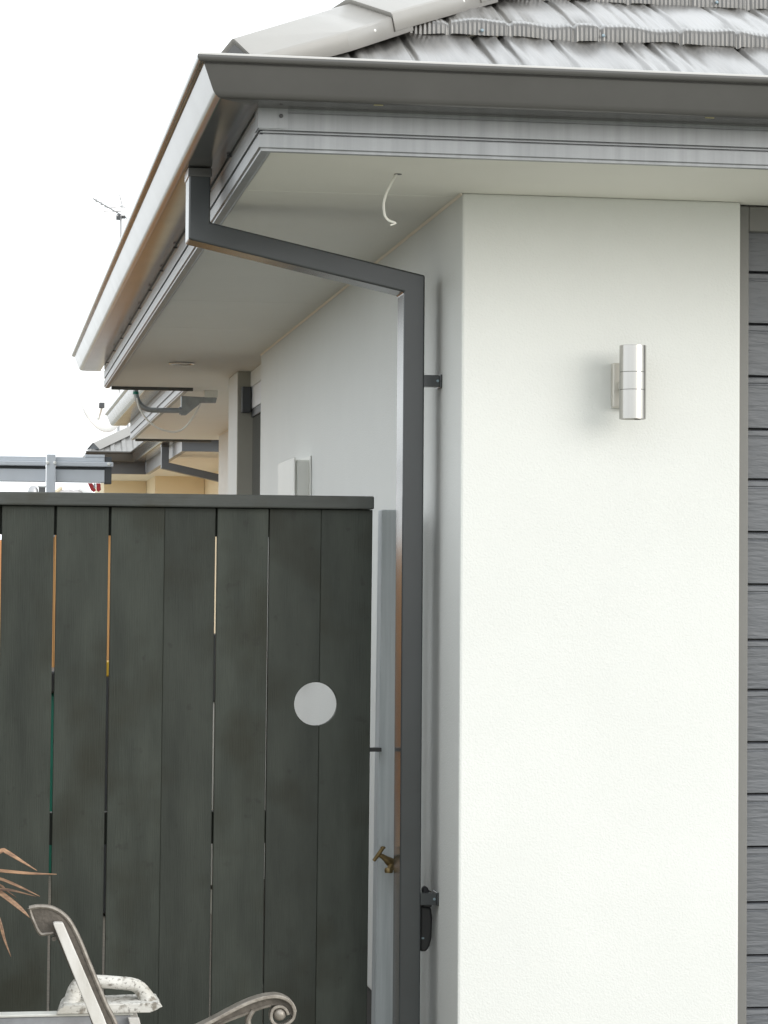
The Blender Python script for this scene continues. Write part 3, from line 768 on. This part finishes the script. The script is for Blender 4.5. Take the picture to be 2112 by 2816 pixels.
tb('element', M['grey_al'], an, [(.163, 18.02, 5.190), (.215, 18.02, 5.178)], .008, 6)
bm = bmesh.new(); box(bm, .125, .165, 17.94, 17.99, 5.05, 5.10); box(bm, .18, .215, 17.97, 18.02, 5.068, 5.10); fin('clamp_box', bm, M['dark'], an, bevel=.004)

# ------------------------------------------------------------------ satellite dish beyond the eave
sd_ = thing('satellite_dish', 'white satellite dish seen against the sky past the eave end', 'satellite dish', (-.2, 13.5, 2.6))
bm = bmesh.new(); rings = []
ax = Vector((.62, -.74, .26)).normalized(); e1 = ax.cross(Vector((0, 0, 1))).normalized(); e2 = e1.cross(ax)
cen = Vector((-.245, 13.5, 2.99))
for r in (0.0, .08, .16, .235):
    rings.append([bm.verts.new(cen + ax * (.9 * r * r) + (e1 * math.cos(2 * math.pi * k / 40) * .92 + e2 * math.sin(2 * math.pi * k / 40) * 1.1) * max(r, .001)) for k in range(40)])
for a_, b_ in zip(rings, rings[1:]):
    for k in range(40): bm.faces.new((a_[k], a_[(k + 1) % 40], b_[(k + 1) % 40], b_[k]))
bm.faces.new(rings[0])
o_ = fin('reflector', bm, M['dish'], sd_, smooth=True); md = o_.modifiers.new('thick', 'SOLIDIFY'); md.thickness = .006
rim_all = [cen + ax * (.9 * .235 * .235) + (e1 * math.cos(2 * math.pi * k / 40) * .92 + e2 * math.sin(2 * math.pi * k / 40) * 1.1) * .236 for k in range(41)]
rim = sorted(rim_all, key=lambda p: p.x)[:13]; rim.sort(key=lambda p: p.z)
tb('rim', M['grey_al'], sd_, rim, .0022, 6)
lnb = Vector((-.221, 13.2, 2.945))
bm = bmesh.new(); box(bm, lnb.x - .02, lnb.x + .02, lnb.y - .03, lnb.y + .03, lnb.z - .02, lnb.z + .02); fin('receiver', bm, M['raildark'], sd_, bevel=.004)
tb('feed_arm', M['white'], sd_, [cen + ax * .02 + Vector((.0, 0, -.15)), lnb + Vector((0, 0, -.02))], .008, 8)
tb('mount', M['white'], sd_, [cen - ax * .01, cen - ax * .08, (.3, 14.2, 2.8), (.42, 14.6, 2.86)], .015, 8)

# ------------------------------------------------------------------ far house and tan fences
shd = thing('garden_shed', 'small tan timber shed with pale ribbed hip roof behind the gate', 'shed', (-.45, 11, 0))
sx0, sx1, sy0, sy1 = -.86, -.12, 10.2, 11.4
for i in range(8):
    xa_ = sx0 + .05 + i * (sx1 - sx0 - .10) / 8
    bx('paling', M['tanfence'], shd, xa_, xa_ + (sx1 - sx0 - .10) / 8 - .003, sy0 + .08, sy0 + .10, .02, 1.985)
bx('wall', M['tanfence'], shd, sx0 + .05, sx1 - .05, sy0 + .105, sy1 - .05, .02, 1.985)
bm = bmesh.new()
pk0, pk1 = (-.60, 10.75, 2.21), (-.47, 10.75, 2.21)
nR = 26; pv = None
for i in range(nR + 1):
    f = i / nR; xe = sx0 + (sx1 - sx0) * f; h = .008 * (i % 2)
    if xe < pk0[0]: q = (xe - sx0) / (pk0[0] - sx0)
    elif xe > pk1[0]: q = (sx1 - xe) / (sx1 - pk1[0])
    else: q = 1.0
    q = max(q, .001)
    p0_ = bm.verts.new((xe, sy0, 1.99 + h)); p1_ = bm.verts.new((xe, sy0 + (10.75 - sy0) * q, 1.99 + .22 * q + h))
    if pv: bm.faces.new((pv[0], p0_, p1_, pv[1]))
    pv = (p0_, p1_)
rq((sx0, sy0, 1.99), pk0, (sx0, sy1, 1.99)); rq((sx1, sy0, 1.99), (sx1, sy1, 1.99), pk1); rq((sx0, sy1, 1.99), pk0, pk1, (sx1, sy1, 1.99))
fin('roof', bm, M['distroof'], shd)
tb('hip_cap', M['tan'], shd, [(sx0, sy0, 2.0), (pk0[0], pk0[1], 2.222)], .014, 6)
tb('hip_cap', M['dish'], shd, [(sx1, sy0, 2.0), (pk1[0], pk1[1], 2.222)], .018, 6)
bx('eave_trim', M['nfascia'], shd, sx0, sx1 + .07, sy0 - .012, sy0 - .001, 1.965, 1.992)

cw = thing('vent_cowl', 'small grey round topped vent cowl seen over the gate', 'vent', (-.19, 40, 3.0))
bm = bmesh.new(); lathe(bm, [(.09, 0), (.10, .22), (.085, .32), (.05, .37), (.01, .385)], (-.16, 40, 2.98), n=14); fin('cowl', bm, M['grey_al'], cw, smooth=True)
tb('stem', M['grey_al'], cw, [(-.16, 40, 0), (-.16, 40, 2.99)], .05, 8)
cw2 = thing('chimney_pot', 'short dark chimney pot beside the pale vent cowl', 'chimney', (0, 40, 3.0))
bm = bmesh.new(); box(bm, -.06, .06, 39.94, 40.06, 0, 3.33); fin('stack', bm, M['dark'], cw2)
bm = bmesh.new(); box(bm, -.075, .08, 39.92, 40.08, 3.331, 3.36); fin('pot', bm, M['galv'], cw2)

# paling fences of the side yard, the left one unseen and added for its shade; the boards one can see past the gate are parts
sf = thing('paling_fence', 'unseen brown timber paling fence added left of the side yard to shade the wall', 'fence', (-2.3, 5, 0))
for i in range(128):
    y_ = -4.2 + i * .155
    bx('paling', M['tanfence'] if y_ > 4.5 else M['fence'], sf, -2.32, -2.30, y_, y_ + .148, .02, 1.85 + random.uniform(-.008, .008))  # near boards dark to deepen the shade, far ones tan for warm reflections
bx('fence_rail', M['fence'], sf, -2.36, -2.321, -4.2, 15.5, 1.3, 1.38); bx('fence_rail', M['fence'], sf, -2.36, -2.321, -4.2, 15.5, .3, .38)
cfence = thing('paling_fence', 'tan timber cross fence closing the yard left of the shed', 'fence', (-1.3, 12.0, 0))
for i in range(9):
    x_ = -2.29 + i * .148
    bx('paling', M['tanfence'], cfence, x_, x_ + .144, 12.0, 12.02, .02, 1.90)
bx('fence_rail', M['tanfence'], cfence, -2.28, -.96, 12.021, 12.06, 1.3, 1.38)
# things standing in the side yard, glimpsed through the gaps between the gate boards
bn = thing('wheelie_bin', 'dark green lidded bin glimpsed through the second gate gap', 'bin', (-.74, 8.0, 0))
bm = bmesh.new(); prism_xz(bm, [(-.97, 0), (-.50, 0), (-.46, .995), (-1.02, .995)], 8.0, 8.5); fin('body', bm, M['green'], bn, bevel=.02)
bm = bmesh.new(); box(bm, -1.04, -.45, 7.95, 8.54, .998, 1.12); fin('lid', bm, M['black'], bn, bevel=.015)
ac = thing('outdoor_unit', 'dark outdoor unit on a pale stand glimpsed through a gap of the gate', 'outdoor unit', (.1, 7.45, 0))
bm = bmesh.new(); box(bm, -.10, .33, 7.3, 7.6, .98, 1.335); fin('casing', bm, M['dark'], ac, bevel=.01)
bm = bmesh.new(); box(bm, -.08, .31, 7.32, 7.58, .02, .978); fin('stand', bm, M['meter'], ac)
yb_ = thing('yellow_crate', 'yellow plastic tray glimpsed through the third gate gap', 'tray', (-.5, 6.4, 0))
bm = bmesh.new(); box(bm, -.58, -.40, 6.3, 6.5, 1.15, 1.222); fin('tray', bm, M['yellow'], yb_, bevel=.006)
bm = bmesh.new(); box(bm, -.59, -.39, 6.25, 6.55, .02, 1.149); fin('stand', bm, M['dark'], yb_)

# ------------------------------------------------------------------ bench (cast iron end with slats)
be = thing('garden_bench', 'worn cast iron garden bench end with pale slat and scrolled arm', 'bench', (-.75, -.45, 0))
Yb = -.50
outer = [(-1.018, .913), (-1.001, .9165), (-.976, .9145), (-.955, .905), (-.936, .888), (-.922, .865), (-.909, .838), (-.896, .806), (-.883, .775), (-.868, .739), (-.854, .706), (-.834, .666), (-.815, .60), (-.79, .52), (-.775, .45)]
inner = [(-.835, .45), (-.86, .60), (-.884, .667), (-.901, .717), (-.933, .788), (-.958, .846), (-.967, .8605), (-.982, .859), (-.996, .861), (-1.011, .891)]
bm = bmesh.new(); prism_xz(bm, outer + inner, Yb - .004, Yb + .008); fin('web', bm, M['iron'], be)
tb('rim', M['ironrim'], be, smooth_path([(x, Yb, z) for x, z in outer], 4), .0052, 8, ref=(0, 1, 0), sx=2.0)
tb('rim', M['ironrim'], be, smooth_path([(x, Yb, z) for x, z in [outer[0]] + inner[::-1][:4]], 4), .0042, 8, ref=(0, 1, 0), sx=2.2)
bm = bmesh.new(); prism_xz(bm, [(-.969, .884), (-.966, .8865), (-.9495, .886), (-.9465, .882), (-.862, .69), (-.80, .53), (-.83, .53), (-.881, .667)], Yb - .034, Yb - .010); fin('back_slat', bm, M['slat'], be, bevel=.003)
bm = bmesh.new(); tube(bm, [(-.966, Yb - .014, .850), (-.966, Yb + .02, .850)], .003, 8); lathe(bm, [(.0052, 0), (.0052, .004)], (-.966, Yb - .017, .850), 'y', 6); fin('bolt', bm, M['iron'], be)
# arm: flat top bar that curls into a scroll, with web and inner rim
arm = [(-.83, .60), (-.76, .625), (-.70, .643), (-.657, .662), (-.625, .677), (-.588, .696), (-.558, .710), (-.535, .718), (-.513, .723), (-.493, .724), (-.475, .719), (-.461, .709), (-.454, .693), (-.455, .678), (-.463, .668), (-.475, .661), (-.485, .660), (-.496, .664), (-.503, .675), (-.503, .687), (-.499, .696), (-.490, .701), (-.479, .700), (-.470, .692), (-.467, .683)]
ap = smooth_path([(x, Yb, z - .0035) for x, z in arm], 5)
bm = bmesh.new(); nA = len(ap)
ribbon(bm, ap[:62], .042, .0075); ribbon(bm, ap[61:], .026, .0065)
fin('arm', bm, M['ironrim'], be, smooth=True, bevel=.0015)
inn = [(-.83, .575), (-.70, .625), (-.627, .655), (-.598, .668), (-.559, .682), (-.535, .691), (-.519, .696), (-.504, .6995)]
ip = smooth_path([(x, Yb, z) for x, z in inn], 5)
bm = bmesh.new(); tube(bm, ip, .0036, 8, ref=(0, 1, 0), sx=2.4); fin('arm_rim', bm, M['ironrim'], be, smooth=True)
bm = bmesh.new()
top_ = [Vector((x, Yb, z - .006)) for x, z in arm[:14]]; bot_ = [Vector((x, Yb, z)) for x, z in inn] + [Vector((-.490, Yb, .7005)), Vector((-.474, Yb, .699)), Vector((-.466, Yb, .690)), Vector((-.462, Yb, .680))]
prism_xz(bm, [(p.x, p.z) for p in top_] + [(p.x, p.z) for p in bot_[::-1]], Yb - .004, Yb + .006); fin('arm_web', bm, M['iron'], be)
bm = bmesh.new(); bmesh.ops.create_uvsphere(bm, u_segments=16, v_segments=10, radius=.0145); bmesh.ops.translate(bm, verts=bm.verts, vec=(-.4845, Yb, .6805)); fin('scroll_boss', bm, M['ironrim'], be, smooth=True)
tb('arm_strut', M['ironrim'], be, smooth_path([(-.542, Yb, .690), (-.5495, Yb, .677), (-.552, Yb, .660), (-.54, Yb, .60), (-.53, Yb, .45)]), .0065, 10, ref=(0, 1, 0), sx=1.8)
tb('leg', M['iron'], be, smooth_path([(-.80, Yb, .47), (-.83, Yb, .3), (-.86, Yb, .15), (-.88, Yb, .0)]), .014, 8)
tb('leg', M['iron'], be, smooth_path([(-.53, Yb, .46), (-.50, Yb, .3), (-.51, Yb, .15), (-.47, Yb, .0)]), .014, 8)
bx('seat_rail', M['iron'], be, -.83, -.50, Yb - .008, Yb + .008, .43, .46)
for i in range(5):
    bx('seat_slat', M['slat'], be, -.80 + i * .06, -.75 + i * .06, Yb - .01, Yb + .75, .462, .482, .003)
bx('seat_rail', M['iron'], be, -.83, -.50, Yb + .72, Yb + .736, .43, .46)
tb('leg', M['iron'], be, [(-.80, Yb + .728, .44), (-.86, Yb + .728, .0)], .014, 8)
tb('leg', M['iron'], be, [(-.53, Yb + .728, .44), (-.48, Yb + .728, .0)], .014, 8)

# ------------------------------------------------------------------ trestle with a plasterer's float resting on it
tr = thing('trestle', 'grey timber trestle with a pale top edge and splayed leg', 'trestle', (-1.2, -.27, 0))
bx('beam', M['beam'], tr, -1.75, -.79, -.30, -.268, .575, .650, .003)
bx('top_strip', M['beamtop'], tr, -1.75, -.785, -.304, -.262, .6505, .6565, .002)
for xs_, s1 in ((-.785, 1), (-1.70, -1)):
    for ys_, s2 in ((-.315, -1), (-.225, 1)):
        bm = bmesh.new(); v = box(bm, xs_ - .012, xs_ + .012, ys_ - .008, ys_ + .008, 0, .648)
        for q in v:
            if q.co.z < .1: q.co.x += s1 * .16; q.co.y += s2 * .09
        fin('leg', bm, M['slat'], tr, bevel=.002)
fl = thing('plaster_float', 'weathered white wooden float with loop handle on the trestle', 'float', (-.84, -.28, .66))
bm = bmesh.new()
yF, yB = -.315, -.215
front = [(-.953, .6572), (-.947, .669), (-.934, .6765), (-.744, .6785), (-.729, .679), (-.7205, .669), (-.747, .6572)]
back_ = [(-.945, .6572), (-.940, .672), (-.932, .6805), (-.742, .6825), (-.730, .6825), (-.724, .672), (-.747, .6572)]
a_ = [bm.verts.new((x, yF, z)) for x, z in front]; b_ = [bm.verts.new((x, yB, z)) for x, z in back_]
bm.faces.new(a_); bm.faces.new(b_[::-1])
for i in range(7): bm.faces.new((a_[i], b_[i], b_[(i + 1) % 7], a_[(i + 1) % 7]))
bmesh.ops.subdivide_edges(bm, edges=bm.edges[:], cuts=3, use_grid_fill=True)
for q in bm.verts:
    if q.co.z > .662: q.co += Vector((random.uniform(-1, 1), random.uniform(-1, 1), random.uniform(-1, 1))) * .0009
fin('board', bm, M['float'], fl, smooth=True, angle=30, bevel=.002)
bm = bmesh.new()
hp = smooth_path([(-.921, -.268, .660), (-.916, -.268, .685), (-.908, -.268, .709), (-.890, -.268, .7215), (-.860, -.268, .7205), (-.818, -.268, .7165), (-.788, -.268, .7130), (-.771, -.268, .7055), (-.758, -.272, .690), (-.748, -.276, .672)], 6)
nH = len(hp)
tube(bm, hp, [.0145 + .006 * abs(2 * i / nH - 1) ** 3 + random.uniform(-.0004, .0004) for i in range(nH)], 16, ref=(0, 1, 0), sx=1.15)
fin('handle', bm, M['float'], fl, smooth=True)

# ------------------------------------------------------------------ spiky dry plant at the left edge
pl = thing('spiky_plant', 'potted plant with dry reddish strap leaves at the left edge', 'plant', (-1.24, -.55, 0))
def leaf(pts, wid):
    bm = bmesh.new(); P = smooth_path(pts, 5); n = len(P); A = []; B = []; C_ = []
    for i, p in enumerate(P):
        t = (P[min(i + 1, n - 1)] - P[max(i - 1, 0)]).normalized()
        side = t.cross(Vector((0, -.8, .6))).normalized(); nn = side.cross(t).normalized()
        f = i / (n - 1); wv = .78 * wid * (.55 + .9 * f * (1 - f) * 1.8) * (1 - max(0, (f - .72) / .28) ** 1.5 * .93)
        A.append(bm.verts.new(p + side * wv / 2 + nn * wv * .25)); B.append(bm.verts.new(p)); C_.append(bm.verts.new(p - side * wv / 2 + nn * wv * .25))
    for i in range(n - 1):
        bm.faces.new((A[i], A[i + 1], B[i + 1], B[i])); bm.faces.new((B[i], B[i + 1], C_[i + 1], C_[i]))
    me_o = fin('leaf', bm, M['leaf'], pl, smooth=True)
    md = me_o.modifiers.new('thick', 'SOLIDIFY'); md.thickness = .0012
LB = Vector((-1.24, -.55, .93))
vis = [([(-1.19, -.56, .97), (-1.111, -.57, 1.02), (-1.079, -.57, 1.041), (-1.068, -.57, 1.039), (-1.04, -.57, 1.022), (-1.004, -.57, 1.000)], .0125),
       ([(-1.2, -.55, .98), (-1.121, -.55, 1.002), (-1.081, -.55, .998), (-1.019, -.55, .992), (-.963, -.55, .990)], .0095),
       ([(-1.2, -.55, .98), (-1.121, -.55, .990), (-1.08, -.55, .981), (-1.039, -.55, .964), (-.997, -.55, .944)], .0085),
       ([(-1.2, -.56, .96), (-1.121, -.56, .965), (-1.08, -.56, .961), (-1.05, -.56, .957), (-1.005, -.56, .945)], .0080),
       ([(-1.2, -.54, .99), (-1.121, -.55, .982), (-1.08, -.55, .952), (-1.055, -.55, .933), (-1.031, -.55, .913), (-1.018, -.55, .900)], .0140),
       ([(-1.2, -.55, .97), (-1.111, -.53, .972), (-1.08, -.53, .966), (-1.068, -.53, .956), (-1.046, -.53, .940)], .0055),
       ([(-1.2, -.57, .97), (-1.12, -.57, .965), (-1.095, -.57, .93), (-1.079, -.57, .89), (-1.070, -.57, .858), (-1.056, -.57, .822)], .0095)]
for p_, w_ in vis: leaf([LB] + p_, w_)
for i in range(26):
    an_ = random.uniform(1.2, 5.1); r_ = random.uniform(.15, .32); el = random.uniform(-.2, .7)
    d_ = Vector((math.cos(an_), math.sin(an_), 0))
    leaf([LB, LB + d_ * r_ * .4 + Vector((0, 0, r_ * (el + .45))), LB + d_ * r_ * .8 + Vector((0, 0, r_ * (el + .3))), LB + d_ * r_ * 1.15 + Vector((0, 0, r_ * (el - .35)))], random.uniform(.010, .018))
tb('trunk', M['fence'], pl, [(-1.24, -.55, .40), (-1.242, -.55, .7), (-1.24, -.55, .95)], [.03, .024, .02], 10)
bm = bmesh.new(); lathe(bm, [(.13, 0), (.17, .34), (.185, .345), (.185, .39), (.165, .39), (.16, .37)], (-1.24, -.55, 0), n=28); fin('pot', bm, M['terracotta'], pl, smooth=True)
bm = bmesh.new(); lathe(bm, [(.155, 0), (.02, .03)], (-1.24, -.55, .371), n=20); fin('soil', bm, M['soil'], pl)
